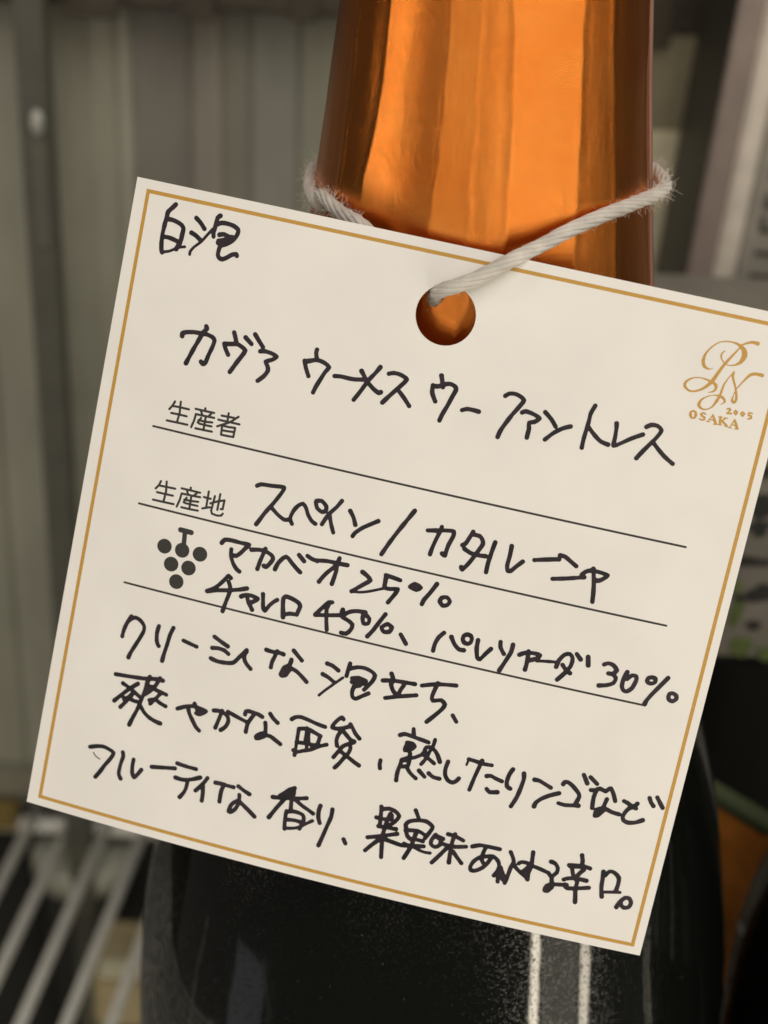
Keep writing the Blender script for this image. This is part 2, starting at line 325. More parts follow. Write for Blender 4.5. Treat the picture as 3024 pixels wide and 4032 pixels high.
INK = {
 'L0': '0.194|4.21,1.77 3.99,2.07 3.6,2.56 3.56,3.03 3.49,3.74 3.44,4.79 3.5,5.59 3.62,6.2 3.72,6.39;0.194|3.64,3.27 4.03,3.22 4.6,3.31 5.13,3.51 5.37,3.81 5.35,4.34 5.33,4.86 5.18,5.36 5.02,5.8;0.194|3.5,4.95 4.05,4.9 4.68,5 5.27,5.16;0.121|3.74,6.35 4.41,6.13 5.01,5.74 5.46,5.53 5.81,5.43;0.194|5.2,5.12 5.26,5.46 5.11,5.6;0.194|6.42,2.59 6.84,2.88 7.14,3.16 7.37,3.4;0.194|6.21,4.02 6.67,4.18 7.15,4.48;0.121|6.42,6.03 6.42,5.74 6.7,5.27 7.3,4.63 7.77,3.89 8.17,3.29;0.194|8.68,1.92 8.45,2.14 8.4,2.61 8.36,3.2 8.31,3.55 8.39,3.94;0.194|8.52,2.76 8.9,2.54 9.43,2.49 10.05,2.56 10.58,2.8 10.64,3.13 10.49,3.56 10.21,3.97 9.74,4.35 9.24,4.57;0.194|8.93,3.65 9.33,3.51 9.84,3.64 10.32,3.65;0.194|8.93,4.23 9.32,4.09 9.77,3.88 10.14,3.63;0.194|8.93,4.4 9.38,4.37 9.82,4.16;0.194|9.23,4.52 9.13,4.94 9.11,5.46 9.29,5.74 9.61,5.82 10.04,5.56 10.45,5.21 10.85,5.07 10.94,5.22',
 'L1': '0.194|7.15,13.66 7.14,13.41 7.49,13.22 8.23,13.06 8.91,13.02 9.52,13 10.08,13.13 10.35,13.4 10.26,14.05 10.04,14.84 9.88,15.61 9.65,15.81 9.43,15.64;0.194|9.3,12.27 9.42,12.47 9.12,12.9 8.82,13.7 8.47,14.67 8.18,15.55 8.01,16.1;0.194|12.08,12.25 12.27,12.65 12.5,13.19;0.194|11.34,13.48 11.54,13.91 11.9,14.42;0.194|11.34,13.48 11.96,13.38 12.55,13.25 13.03,13.4 13.46,13.67 13.21,14.28 12.82,15.03 12.56,15.6 12.37,15.98;0.194|13.26,12.47 13.93,12.95;0.194|14.11,11.99 14.59,12.51 15.07,12.99;0.194|14.89,13.43 15.36,13.33 15.97,13.38 16.54,13.58 16.17,13.96 15.59,14.27 15.85,14.65 15.97,15.06 15.68,15.65 15.18,16.2;0.189|20.18,12.11 20.16,12.44 20.33,12.92;0.189|19.23,13.38 19.47,13.98 19.87,14.7;0.189|19.35,13.42 19.77,13.26 20.32,13.06 20.85,13.09 21.25,13.22 21.63,13.47 21.34,14.01 21,14.89 20.76,15.53 20.61,16.11;0.189|22.3,14.16 22.91,14.06 23.65,14.08 24.31,14.04 25.02,13.89;0.189|26.36,12.42 26.02,13.05 25.52,13.85 25.02,14.95 24.52,15.94;0.189|24.71,13.15 25.1,13.61 25.49,14.04 26.11,14.52 26.68,14.79 26.88,14.68;0.189|27.26,12.84 27.7,12.67 28.21,12.67 28.68,12.79 29.02,13 28.69,13.55 28.18,14.24 27.67,14.94 27.22,15.59;0.189|28.33,14.06 28.82,14.47 29.27,14.88 29.74,15.36;0.189|32.1,11.96 32.23,12.29 32.45,12.97;0.189|31.51,13 31.56,13.6 31.76,14 32.03,14.41;0.189|31.55,13.02 31.91,13.02 32.31,12.85 32.7,12.62 33.12,12.53 33.58,12.68 33.69,12.99 33.5,13.61 33.21,14.62 32.94,15.41 32.79,16.06;0.189|34.64,14.67 35.07,14.46 35.64,14.44 36.19,14.47;0.189|38.26,12.52 38.56,12.24 39.04,12.14 39.49,12.22 40.03,12.53 39.72,13.25 39.26,14.08 38.77,15.14 38.5,15.85 38.4,16.39;0.189|40.11,13.68 40.43,13.5 40.95,13.56 41.41,13.68 41.81,13.88 41.4,14.3 40.94,14.47 41.06,14.99 41.05,15.43 41.04,15.87;0.182|42.19,13.2 42.88,13.72 43.39,14.28;0.182|42.71,15.68 43.34,14.92 44.06,14.33 44.75,13.98;0.182|46.52,11.63 46.28,12.4 46.27,13.17 46.21,14.14 46.17,15.01 46.19,15.69;0.182|46.39,13.72 47.11,14.33 47.78,14.76 48.47,14.89;0.182|48.79,12.81 48.87,13.17 48.95,14.12 48.99,14.88 49.53,14.56 50.42,13.89 51.37,13.3;0.182|51.52,12.55 51.92,12.27 52.48,12.24 52.94,12.57 52.65,13.31 52.1,14.19 51.62,14.97 51.29,15.57;0.182|52.37,13.75 53.09,14.36 53.78,14.88 54.66,15.37',
 'L2': '0.182|17.09,26 17.46,25.77 18.45,25.68 19.7,25.56 19.48,26.29 18.96,27.32 18.35,28.38 17.96,29.2 17.73,29.66;0.182|18.8,27.68 19.61,28.26 20.31,28.59 20.66,28.51;0.182|21.13,28.81 20.85,28.33 21.02,27.56 21.35,26.98 21.79,26.66 22.18,27.02 22.47,27.58 22.94,28.1 23.34,28.28;0.182|23.01,26.1 23.5,25.98 24.04,26.4 24.04,26.85 23.72,27.02 23.21,26.77 22.98,26.28 23.01,26.1;0.182|25.39,25.54 25,26.26 24.44,27.03 24.13,27.73 23.96,28.18;0.182|24.5,27.1 24.81,27.93 25.19,28.71;0.182|26.36,26.3 26.79,26.84 27.1,27.49;0.182|27.07,28.62 27.22,28.27 27.81,27.64 28.51,27.11 29.17,26.64;0.189|32.34,24.89 31.81,25.95 31.25,27.07 30.64,28.39 30.11,29.69;0.189|33.92,26.45 34.64,26.29 35.4,26.11 36.34,25.98 36.37,26.52 36.12,27.38 35.99,28.41 35.7,28.3;0.189|35.15,25.81 35.08,26.27 34.84,27.23 34.67,28.08 34.61,28.64;0.189|38.12,25.62 37.9,26.25 37.68,26.84 37.42,27.08;0.189|38.17,25.88 38.79,25.87 39.12,26.15 39.26,26.57 38.94,27.36 38.59,28.17 38.22,28.89 37.88,29.37 37.75,29.17;0.189|37.67,27.39 38.3,27.65 39.02,27.71 39.75,27.63;0.189|40.35,26.14 40.22,27.16 40.12,28.27 40.13,29.12;0.189|41.93,26.14 41.96,27.03 41.92,28.03 42.08,28.54 42.37,28.47 42.78,27.93 43.26,27.36;0.189|44.29,26.97 45.12,26.74 46.5,26.39;0.189|46.53,26.01 47,26.02 47.59,26.34 48.21,26.68;0.189|46.33,28.35 47.61,28.02 49.18,27.55;0.189|48.92,27.38 49.14,27.04 49.66,26.77 50.46,26.77 51.26,26.9 50.95,27.3 50.58,27.57 50.29,27.6;0.189|49.83,26.58 50.15,27.78 50.33,28.72 50.45,29.68',
 'L3': '0.189|14.78,32.23 15.02,31.86 15.62,31.76 16.62,31.78 17.47,31.77 17.17,32.18 16.81,32.73 16.43,33.13 16.05,33.15;0.189|15.83,32.62 15.91,33.26 16.28,33.94 16.68,34.38 17.02,34.56;0.189|17.78,32.19 18.37,32.04 19.05,31.99 19.79,32.24 20.01,32.57 19.8,33.07 19.5,33.49 19.26,33.44;0.189|19.09,31.79 18.97,32.36 18.81,33.09 18.7,33.88;0.189|20.39,33.51 20.59,32.81 21.2,32.05 21.92,32.56 22.46,32.97 22.85,33.22;0.189|22.41,31.6 23,32.07;0.189|23.22,31.49 23.71,31.67 24.26,31.77;0.189|16.07,35.22 16.34,35.39;0.189|16,35.28 15.65,35.86 15.22,36.44 14.7,36.95 14.28,37.21;0.189|14.28,37.21 15.23,36.9 16.49,36.58 17.44,36.27 18.08,36;0.189|16.19,35.81 16.42,36.22 16.49,36.74 16.36,37.47 16.25,38.12 16.15,38.8;0.189|17.68,36.91 18.06,36.66 18.66,36.59 19.31,36.74 19.06,37.03 18.65,37.33;0.189|18.24,36.77 18.5,37.33 18.81,37.71 18.97,37.94;0.189|19.73,36.17 19.88,36.91 20.02,37.57 20.24,37.74 20.54,37.13 20.91,36.65 21.2,36.39;0.189|22.08,37.91 21.96,37.32 21.84,36.73 21.76,36.13 21.97,35.85 22.6,35.93 23.26,36.15 23.51,36.47 23.42,36.96 23.35,37.36;0.189|22.04,37.69 22.67,37.41 23.35,37.36;0.189|23.27,31.53 23.81,31.72 24.43,31.66 25.13,31.54 26.03,31.51 26.66,31.5 27.16,31.47;0.189|26.29,30.99 26.18,31.57 26.22,32.2 26.15,32.95 26.06,33.61;0.189|26.02,31.88 25.44,32.57 25.09,33.11 24.8,33.68;0.189|28.71,31.78 29.21,32.03 29.61,32.39 29.12,32.87 28.44,33.5 28.06,33.86;0.121|28.06,33.86 28.86,33.76 29.7,33.47 30.93,32.9;0.189|30.96,31.57 31.65,31.63 32.39,31.73;0.189|31.01,31.79 31.03,32.33 31.08,32.77 31.62,32.78 32.35,32.61 32.22,33.05 31.9,33.68 31.68,34.1;0.189|33.45,32.12 33.82,31.76 34.45,31.97 34.07,32.29 33.45,32.12;0.189|35.86,31.28 35.44,32.2 34.99,33.03 34.87,33.52;0.189|36.47,32.87 36.57,32.48 37.07,32.32 37.41,32.65 37.23,33.05 36.81,33.2 36.47,32.87;0.189|26.47,35.35 26.12,35.44 25.55,36.22 25.1,36.89;0.189|25.11,36.93 26.11,36.73 27.41,36.41;0.189|26.22,35.5 26.07,36.09 26.25,37.16 26.49,38.12;0.189|27.61,35.81 27.61,36.46 28.2,36.68 28.81,37 28.74,37.57 28.39,38.03 27.89,38.06;0.189|27.91,36.16 28.38,35.81 29.06,35.6 29.78,35.56;0.189|29.62,35.69 29.81,35.74 30.29,36.08 30.25,36.56 29.82,36.66 29.63,36.15 29.68,35.77;0.189|31.7,35.28 31.2,36.33 30.83,37.15 30.43,37.81;0.189|32.07,36.16 32.56,36.37 32.4,36.87 31.88,36.99 31.58,36.61 32.07,36.16;0.189|33.53,36.87 34.19,37.64;0.189|37.52,35.75 37.11,36.31 36.9,37 36.87,37.7;0.189|38.29,35.98 38.69,36.58 39.23,37 39.71,36.98;0.189|39.7,35.4 40.04,35.43 40.22,35.73 40.17,36.11 39.9,36.29 39.57,36.23 39.38,35.93 39.43,35.57 39.7,35.4;0.189|40.82,35.7 40.86,36.52 41.1,37.39 41.39,37.5 41.78,36.86 42.19,36.26;0.189|42.93,35.39 43.04,35.92 43.48,36.46;0.189|44.13,35.39 44.11,36.13 43.74,37.23 43.41,38.14;0.189|44.93,36.21 45.48,35.86 46.34,35.75 46.84,35.82 46.62,36.19 45.98,36.52;0.189|45.7,35.67 45.77,36.39 45.79,37.03 45.76,37.5;0.145|46.67,36.41 47.52,36.26 48.55,36.11;0.189|48.57,36.57 48.68,35.9 49.06,35.26 49.55,35.06 49.9,35.43 49.89,36.17 49.47,37.01 48.93,37.78;0.189|49.12,36.26 49.57,36.71 49.97,36.89;0.189|50.18,34.92 50.65,35.36;0.189|51.28,34.96 51.47,35.76;0.189|52.91,35.35 53.27,35.14 53.78,35.23 54.2,35.64 53.89,36.05 53.5,36.1;0.189|53.9,36.09 54.29,36.38 54.18,36.92 53.61,37.26 52.88,37.46;0.189|55.2,35.59 55.01,36.31 55.02,37.06 55.27,37.43 55.6,37.44 55.99,37.02 56.2,36.21 56.11,35.81 55.7,35.81 55.32,36.24;0.189|57.21,36.02 57.26,35.72 57.59,35.58 57.93,35.65 57.97,35.98 57.66,36.2 57.33,36.17 57.21,36.02;0.189|59.07,35.32 58.49,36.29 57.92,37.26 57.59,37.93 57.51,38.29;0.189|59.53,37.16 59.55,36.81 59.85,36.68 60.21,36.84 60.29,37.16 60,37.46 59.65,37.38 59.53,37.16',
 'L4': '0.189|6.74,43.78 6.78,43.14 6.96,42.38 7.29,41.59;0.189|7.04,42.16 7.3,41.82 7.73,41.59 8.24,41.73 8.72,42.16 8.79,42.7 8.51,43.56 8.13,44.53 7.86,45.24 7.75,45.7;0.189|10.21,41.82 10.14,42.5 10.25,43.27 10.4,43.62 10.55,43.78;0.189|11.68,41.64 11.47,42.4 11.36,43.45 11.23,44.43 11.17,45.16;0.189|12.9,42.62 13.6,42.76 14.3,42.89;0.189|15.87,41.47 16.55,41.77 17.32,42.08;0.189|15.86,42.61 16.46,42.5 17.1,42.57 17.54,42.81;0.189|15.91,43.66 16.48,43.79 17.18,43.77 18.15,43.56 18.7,42.79 19.24,41.99;0.189|19.27,42.13 19.12,42.53 19.21,42.97 19.52,43.37 19.98,43.72;0.189|21.12,41.47 21.71,41.52 22.46,41.45 22.86,41.5;0.189|22.21,41.35 22.04,42.02 21.91,42.52 21.9,43.07;0.189|23.77,40.89 24.28,41.3 24.73,41.66;0.189|23.73,41.83 23.65,42.4 23.19,42.75 22.96,43.51 23.13,43.63 23.48,43.46 23.69,42.94 23.94,42.68;0.189|23.31,42.96 23.19,43.34;0.189|23.86,42.66 24.43,42.83 25.05,43.22 25.6,43.63;0.189|27.21,41.35 27.77,41.44 28.39,41.76;0.189|26.98,42.48 27.57,42.66 28.24,43.01;0.121|27.05,44.63 27.49,44.05 28.23,43.2 28.97,42.36;0.189|29.38,40.81 29.32,41.43 29.28,42.1;0.189|29.48,41.3 30.14,41 30.86,40.92 31.53,41.08 31.96,41.39 31.82,42.03 31.21,43.03;0.189|29.85,42.19 30.45,42 31.2,42.14;0.189|29.92,42.55 30.62,42.38 31.17,42.43;0.189|30.23,42.71 30.84,42.56;0.189|30.19,42.95 30.69,42.73;0.189|30.2,43 30.12,43.48 30.27,44.01 30.61,44.11 31.16,43.69 31.71,43.28;0.189|33.47,40.84 33.68,41.2 33.76,41.56;0.189|32.79,41.7 33.7,41.48 34.85,41.38 35.88,41.32;0.189|33.64,41.87 33.89,42.37 34.28,42.74;0.189|34.87,41.66 34.66,42.18 34.54,42.68;0.189|33.37,43.34 34.46,42.93 36.24,42.36;0.189|36.55,41.3 37.98,40.82 39.76,40.53;0.189|38,40.72 37.84,41.41 37.73,42.18 37.9,42.51 38.66,42.28 39.09,42.6 38.93,43.11 38.37,43.9 37.74,44.71;0.189|40.05,43.49 40.52,44.03',
 'L5': '0.189|6.79,47.7 8.22,47.56 9.64,47.39 11.02,47.1 11.62,47.1;0.189|11.31,46.94 10.99,47.78 10.56,48.46 10.02,49;0.189|7.7,48.42 8.44,48.7 9.15,49.07 9.6,49.31;0.189|9.2,48.06 8.45,48.78 7.79,49.56 7.13,50.38;0.189|8.8,49.33 8.44,49.99 7.87,50.86;0.189|8.05,49.85 8.64,49.77 9.14,49.88 9.7,49.85;0.189|8.84,49.16 8.53,49.64 8.11,49.99;0.189|10.26,47.06 10.11,47.78 10.03,48.6 9.82,49.62 9.61,50.64 9.31,51.6 9.09,52.39;0.189|9.84,50.17 10.36,50.76 10.99,51.15 11.68,51.36 12.17,51.43;0.189|10.47,48 11.16,48.22 11.73,48.31 12.23,48.41;0.189|10.72,48.02 10.39,48.42;0.189|11.67,48.4 11.3,48.98 10.8,49.71;0.189|10.66,49.39 11.1,49.19;0.189|11.25,49.15 11.78,49.41 12.37,49.57;0.189|13.59,49.49 14.13,49.19 14.49,49.01 15.25,48.81 15.82,48.9 16.47,49.01 15.93,49.47 15.53,49.45;0.189|15.2,48.55 15.53,49.06 15.97,49.26;0.189|15.73,49.24 16.25,49.1;0.189|14.62,49.06 14.85,49.63 15.29,50.24 15.76,50.83 16.17,51.12;0.189|17.21,48.73 17.74,48.63 18.14,48.69 18.66,48.95 18.84,49.46 18.65,50.07 18.26,50.49;0.189|18.04,48.56 17.89,49.39 17.69,50.4;0.189|18.62,48.49 19.55,48.76 20.54,49.01;0.189|20.34,48.33 20.34,48.02 20.63,47.91 21.26,47.94 21.64,47.99 22.05,48.14;0.189|21.27,48 20.96,48.65 20.76,49.21 20.74,50.04;0.189|22.76,47.64 23.14,48.02 23.64,48.34;0.189|22.46,48.64 22.59,49.12 22.65,49.61;0.189|22.66,49.67 22.2,49.85 21.84,50.2 21.88,50.41 22.23,50.29 22.71,49.91;0.189|22.13,50.13 22.4,49.93;0.189|22.7,49.85 23.2,49.85 23.74,50.09 24.33,50.38;0.189|24.93,47.64 25.24,47.34 25.77,47.2 26.59,47.31 27.43,47.48 28.28,47.58;0.189|25.83,48.39 26.59,48.2 27.24,48.35 28.02,48.59;0.17|25.81,48.46 25.84,49.21 25.87,49.97 25.91,50.79 25.91,51.1;0.17|25.7,50.65 26.06,50.75 26.62,50.48 27.42,50.14 28.06,49.66 28.78,49.29;0.189|27.98,48.67 27.95,49.12 27.87,49.65;0.189|26.58,48.14 26.63,48.69 26.7,49.37;0.189|26.8,48.33 26.84,48.96 26.99,49.55;0.189|25.86,49.78 26.77,49.67 27.57,49.66 28.03,49.54;0.145|26.87,49.71 26.94,50.2;0.189|27.4,49.77 27.57,49.98;0.189|29.87,46.39 29.69,46.24 29.38,46.54 29.06,47.06 28.96,47.47 29.51,47.46 30.02,47.26 30.68,46.91;0.189|30.64,46.73 30.88,46.98 31.29,47.51 31.77,47.9;0.189|29.89,47.55 29.66,48.18 29.64,48.69 29.8,49.15;0.189|30.08,47.56 30.52,47.9 30.95,48.23 31.34,48.32;0.189|31.3,48.4 30.81,48.71 30.34,49.08 30.03,49.67 29.68,50.36;0.189|30.93,48.68 31.12,49.01 31.04,49.54 30.64,50.27 30.38,50.79 30.01,51.36;0.189|30.26,49.61 30.67,49.82 31.21,50.07 31.7,50.32 32.27,50.56;0.189|34.22,49.53 34.22,49.94 34.33,50.33;0.184|36.69,45.69 36.82,46.29;0.184|35.53,46.61 35.97,46.38 36.67,46.45 37.52,46.55 38.37,46.66;0.184|36.37,47.19 36.89,47.14 37.17,47.38 36.87,47.77 36.31,47.99 36.31,47.6 36.46,47.24;0.184|36.61,47.6 36.74,47.49;0.184|36.69,47.98 36.88,48.17 36.87,48.48;0.17|36.16,49.06 36.62,48.7 37.33,48.49 37.92,48.07 38.14,48.01 38.63,48.21 39.32,48.59;0.184|36.94,48.78 36.92,49.42 36.43,49.62;0.184|36.22,48.96 36.17,49.45 36.06,50.35 36.11,51.13;0.184|36.79,49.53 37.11,49.93 37.48,50.23 37.91,50.48;0.184|36.38,49 36.67,48.93;0.17|38.93,46.25 38.88,46.89 38.65,47.57 38.49,48.24 38.12,48.97;0.184|38.18,47.53 38.26,47.19 38.69,47.09 39.12,47.3 39.52,47.75 39.83,48.31;0.184|38.22,47.68 38.1,47.86;0.184|38.07,49.65 38.71,50.13;0.184|39.03,49.69 39.54,49.96 40.15,49.97;0.184|40.61,48.08 40.51,48.85 40.61,49.46 40.97,49.93 41.45,50.05 41.78,49.81 41.97,49.49;0.097|42.4,48 42.49,47.39;0.184|42.49,47.39 43.14,47.43 43.91,47.52 44.77,47.47;0.184|43.77,47.24 43.59,48.11 43.41,49.02 43.19,50.38;0.194|44.52,48.64 44.91,48.52 45.38,48.67 46.04,48.81;0.194|44.8,49.9 45.14,50.15 45.86,49.98;0.194|46.83,47.39 46.61,47.94 46.52,48.69 46.64,49.2 46.99,49.35;0.194|47.94,47.56 48.05,48.07 47.97,48.95 47.78,50.06 47.44,51.07;0.194|49.06,47.93 49.5,47.92 49.98,48.08 50.74,48.36;0.194|49.6,50.56 49.69,50.14 50.14,49.63 50.85,49.13 51.64,48.72;0.194|51.82,47.75 51.92,47.49 52.29,47.47 52.8,47.75 53.42,48.27 53.6,48.63 53.42,49.33;0.194|51.8,49.71 52.44,49.76 53.17,49.62 53.71,49.53;0.194|53.53,46.39 54.03,47.15;0.194|54.21,46.48 54.96,47;0.194|54.53,47.73 54.92,47.64 55.34,47.39 55.92,47.54 56.15,47.24 56.36,47.13 56.73,47.67 57.03,48.3;0.194|55.05,47.68 54.95,48.27 54.98,48.89 55.05,49.45;0.194|56.22,48.29 56.11,48.89 56.07,49.21;0.194|55.97,49.3 55.49,49.54 55.46,50.18 55.79,50.04 56.13,49.45;0.194|55.71,49.74 55.91,49.57;0.194|56.26,49.23 56.97,49.45 57.7,49.51;0.194|57.85,48.11 58.23,48.22 58.65,48.44;0.194|59.16,48.07 58.89,48.45 58.48,48.73 58.22,49.17 58.09,49.64 58.23,49.99 58.69,50.14 59.37,49.99 60.03,49.59;0.194|58.9,48.51 59.13,48.58;0.194|60.16,47.28 60.38,47.67 60.69,47.98;0.194|60.86,47.06 61.24,47.54 61.59,47.97',
 'L6': '0.189|5.54,55.72 6.19,55.46 6.9,55.3 7.58,55.44 8.07,55.67 7.83,56.35 7.4,57.12 7.05,57.87 6.65,58.6;0.048|5.99,56.17 6.3,56.49 6.79,56.68;0.189|8.98,55.34 9.1,55.75 8.99,56.43 8.95,57.1 8.97,57.66 9.25,58.07;0.189|10.2,55.77 10.2,56.42 10.3,57.13 10.58,57.58 10.9,57.12 11.17,56.6;0.189|12.15,56.01 13.23,55.79 14.5,55.53;0.189|14.63,54.96 15.57,55.03 16.6,55.04;0.189|14.72,56.44 15.52,56.46 16.35,56.2 17.18,55.77;0.189|16,56.46 15.98,57.19 15.84,57.72 15.52,58.3;0.194|17.91,55.63 17.66,56.18 17.32,56.72 16.97,57.21;0.194|17.62,56.58 17.73,57.2 17.77,57.71 17.78,58.06;0.194|18.78,55.88 19.37,55.84 20.01,55.87 20.64,55.86;0.194|19.69,55.83 19.52,56.45 19.51,57.04 19.54,57.68;0.194|21.1,55.64 21.72,55.93 22.33,56.15;0.194|21.36,56.48 21.43,56.98 21,57.35 20.71,57.82 20.64,58.42 20.89,58.42 21.25,58 21.45,57.42 21.67,57.24;0.194|21.6,57.19 22.17,57.55 22.68,57.87 23.26,58.27;0.189|26.61,54.38 26.14,54.66 25.73,55.09 25.31,55.52;0.189|24.66,55.82 25.42,55.72 26.31,55.52 27.2,55.31 27.96,55.08;0.189|26.54,54.49 26.63,54.92 26.55,55.45 26.57,56.03 26.65,56.59;0.189|26.03,55.33 25.76,55.86 25.3,56.69 24.68,57.95;0.189|26.94,55.54 27.64,55.94 28.32,56.21 28.87,56.46;0.189|26.19,55.23 26.45,54.96;0.189|26.28,56.88 26.27,57.46 26.33,58.1 26.43,58.72;0.189|26.35,56.93 26.93,56.74 27.5,56.75 27.96,56.89 28.12,57.37 28.02,57.78 27.88,58.33;0.189|26.57,57.71 27.23,57.6 27.86,57.63;0.145|26.62,58.6 27.28,58.43 27.84,58.15 28.37,57.69 28.96,57.21;0.189|29.44,55.5 29.37,56.07 29.48,56.75 29.71,57.24;0.189|30.66,55.57 30.69,56.31 30.48,57.39 30.27,58.48 30.05,59.52;0.189|32.34,58.27 32.6,58.65;0.189|35.27,54.09 35.37,54.7 35.44,55.38 35.52,56.07;0.189|35.42,54.33 36.05,54.1 36.68,54.22 37.16,54.6 36.94,55.14 36.68,55.49 36.29,55.88;0.189|35.02,55.28 35.76,55.27 36.47,55.12;0.189|35.39,56.1 36.06,56.07 37.12,55.98;0.189|36.29,54.6 36.11,55.35 36.03,56.22 35.98,56.95 36.11,57.91 36.3,59.14;0.189|36.45,54.71 36.49,55.05;0.189|34.6,57.48 35.67,57.1 37.35,56.42;0.189|35.74,57.43 35.2,58.07 34.62,58.86;0.189|36.38,57.27 37.29,57.39 38.11,57.47 38.62,57.34;0.189|38.6,53.64 38.85,54.03 39.11,54.46;0.189|38.17,55.83 37.95,55.31 38.23,54.89 38.85,54.63 39.83,54.49 40.55,54.88 40.42,55.4 40.06,56.2;0.189|38.07,55.85 38.36,56.41 38.81,56.65 39.26,56.54 39.93,56.55;0.189|38.36,55.78 39.2,55.64 39.63,55.74 40.07,55.92;0.189|39.12,55.87 39,56.61 38.94,57.26 38.7,58.03 38.47,58.69;0.189|38.2,57.24 38.75,57.31 40.11,57.04;0.145|39.16,57.35 39.81,57.54 40.36,57.61 40.86,57.56;0.189|41.01,55.61 40.73,56.18 40.76,56.66 41.2,56.84 41.61,56.52 41.55,55.97 41.11,55.8;0.189|41.02,55.68 41.79,55.84;0.189|41.77,56.34 42.91,56.38 44.12,56.08;0.189|42.17,55.25 42.88,55.29 43.73,55.54;0.189|42.83,55.09 42.73,55.82 42.73,56.74 42.85,58.06;0.189|42.31,56.7 41.87,57.45 41.22,58.47;0.189|43.02,56.88 43.54,57.39 44.04,57.84;0.189|44.71,55.92 45.38,55.62 46.3,55.57 47.37,55.56;0.189|46.04,55.6 45.87,56.35 45.9,57.05 46.08,57.29;0.189|46.77,56.48 46.53,57.18 46.07,57.86 45.5,58.28 45.1,58.31 44.96,57.99 45.16,57.37 45.65,56.83 46.32,56.56 46.89,56.42 47.43,56.75 47.66,57.19 47.66,57.76 47.38,58.32;0.189|47.72,57.74 47.78,58.3 47.87,58.85;0.189|47.84,57.36 48.16,57.92 48.55,58.47 48.56,58.82;0.189|47.85,57.71 48.3,58.53;0.189|48.44,55.59 48.73,56.01 48.95,56.53 48.79,57.13 48.7,57.93 48.6,58.67;0.189|48.95,56.67 49.31,57.08 49.86,57.44 50.39,57.74 50.61,57.97;0.189|49.45,56.55 49.68,56.35 50.13,56.31 50.5,56.44 50.22,57 49.86,57.44;0.189|50.56,55.12 50.64,55.91 50.68,56.68 50.57,57.34 50.64,57.97;0.189|50.5,56.44 50.84,56.5 51.54,56.62 52.45,56.83;0.189|50.21,57.22 50.35,56.97;0.189|52.45,55.66 52.87,55.74 53.23,56.15 53.21,56.65 52.86,57.16 53,57.76;0.189|52.45,56.83 52.79,57.17;0.189|53.03,57.9 52.55,58.15 52.47,58.67 52.8,58.66 53.09,58.17;0.189|52.73,58.36 52.85,58.3;0.189|53.15,57.87 53.73,57.77 54.43,57.64;0.194|54.26,57.63 54.39,57.66;0.194|55.2,54.35 55.38,54.86 55.43,55.36;0.194|54.22,55.61 54.97,55.47 55.75,55.41 56.25,55.49;0.194|54.3,55.69 54.94,55.6 55.53,55.53;0.194|54.6,55.94 54.77,56.41 54.97,56.75;0.194|55.7,55.75 55.43,56.13 55.17,56.58 55.11,56.85;0.194|54.04,57.16 54.41,56.95 55.1,56.79 55.7,56.78 56.19,56.79;0.194|55.14,56.71 55.37,57.18 55.33,57.77 55.48,58.44 55.62,59.19;0.194|54.29,57.75 54.58,57.94 55.33,57.8 56.58,57.44;0.194|57.58,55.51 57.67,56.26 57.75,57.14 58,58.06;0.194|57.84,55.83 58.15,55.35 58.64,55.39 59.16,55.79 59.25,56.42 59.19,57.2;0.145|57.95,57.58 58.75,57.4 59.62,57.24;0.194|59.62,58.79 59.8,58.23 60.21,57.68 60.63,57.65 60.9,58.05 60.78,58.53 60.33,58.69 59.97,58.45 59.93,58.27',
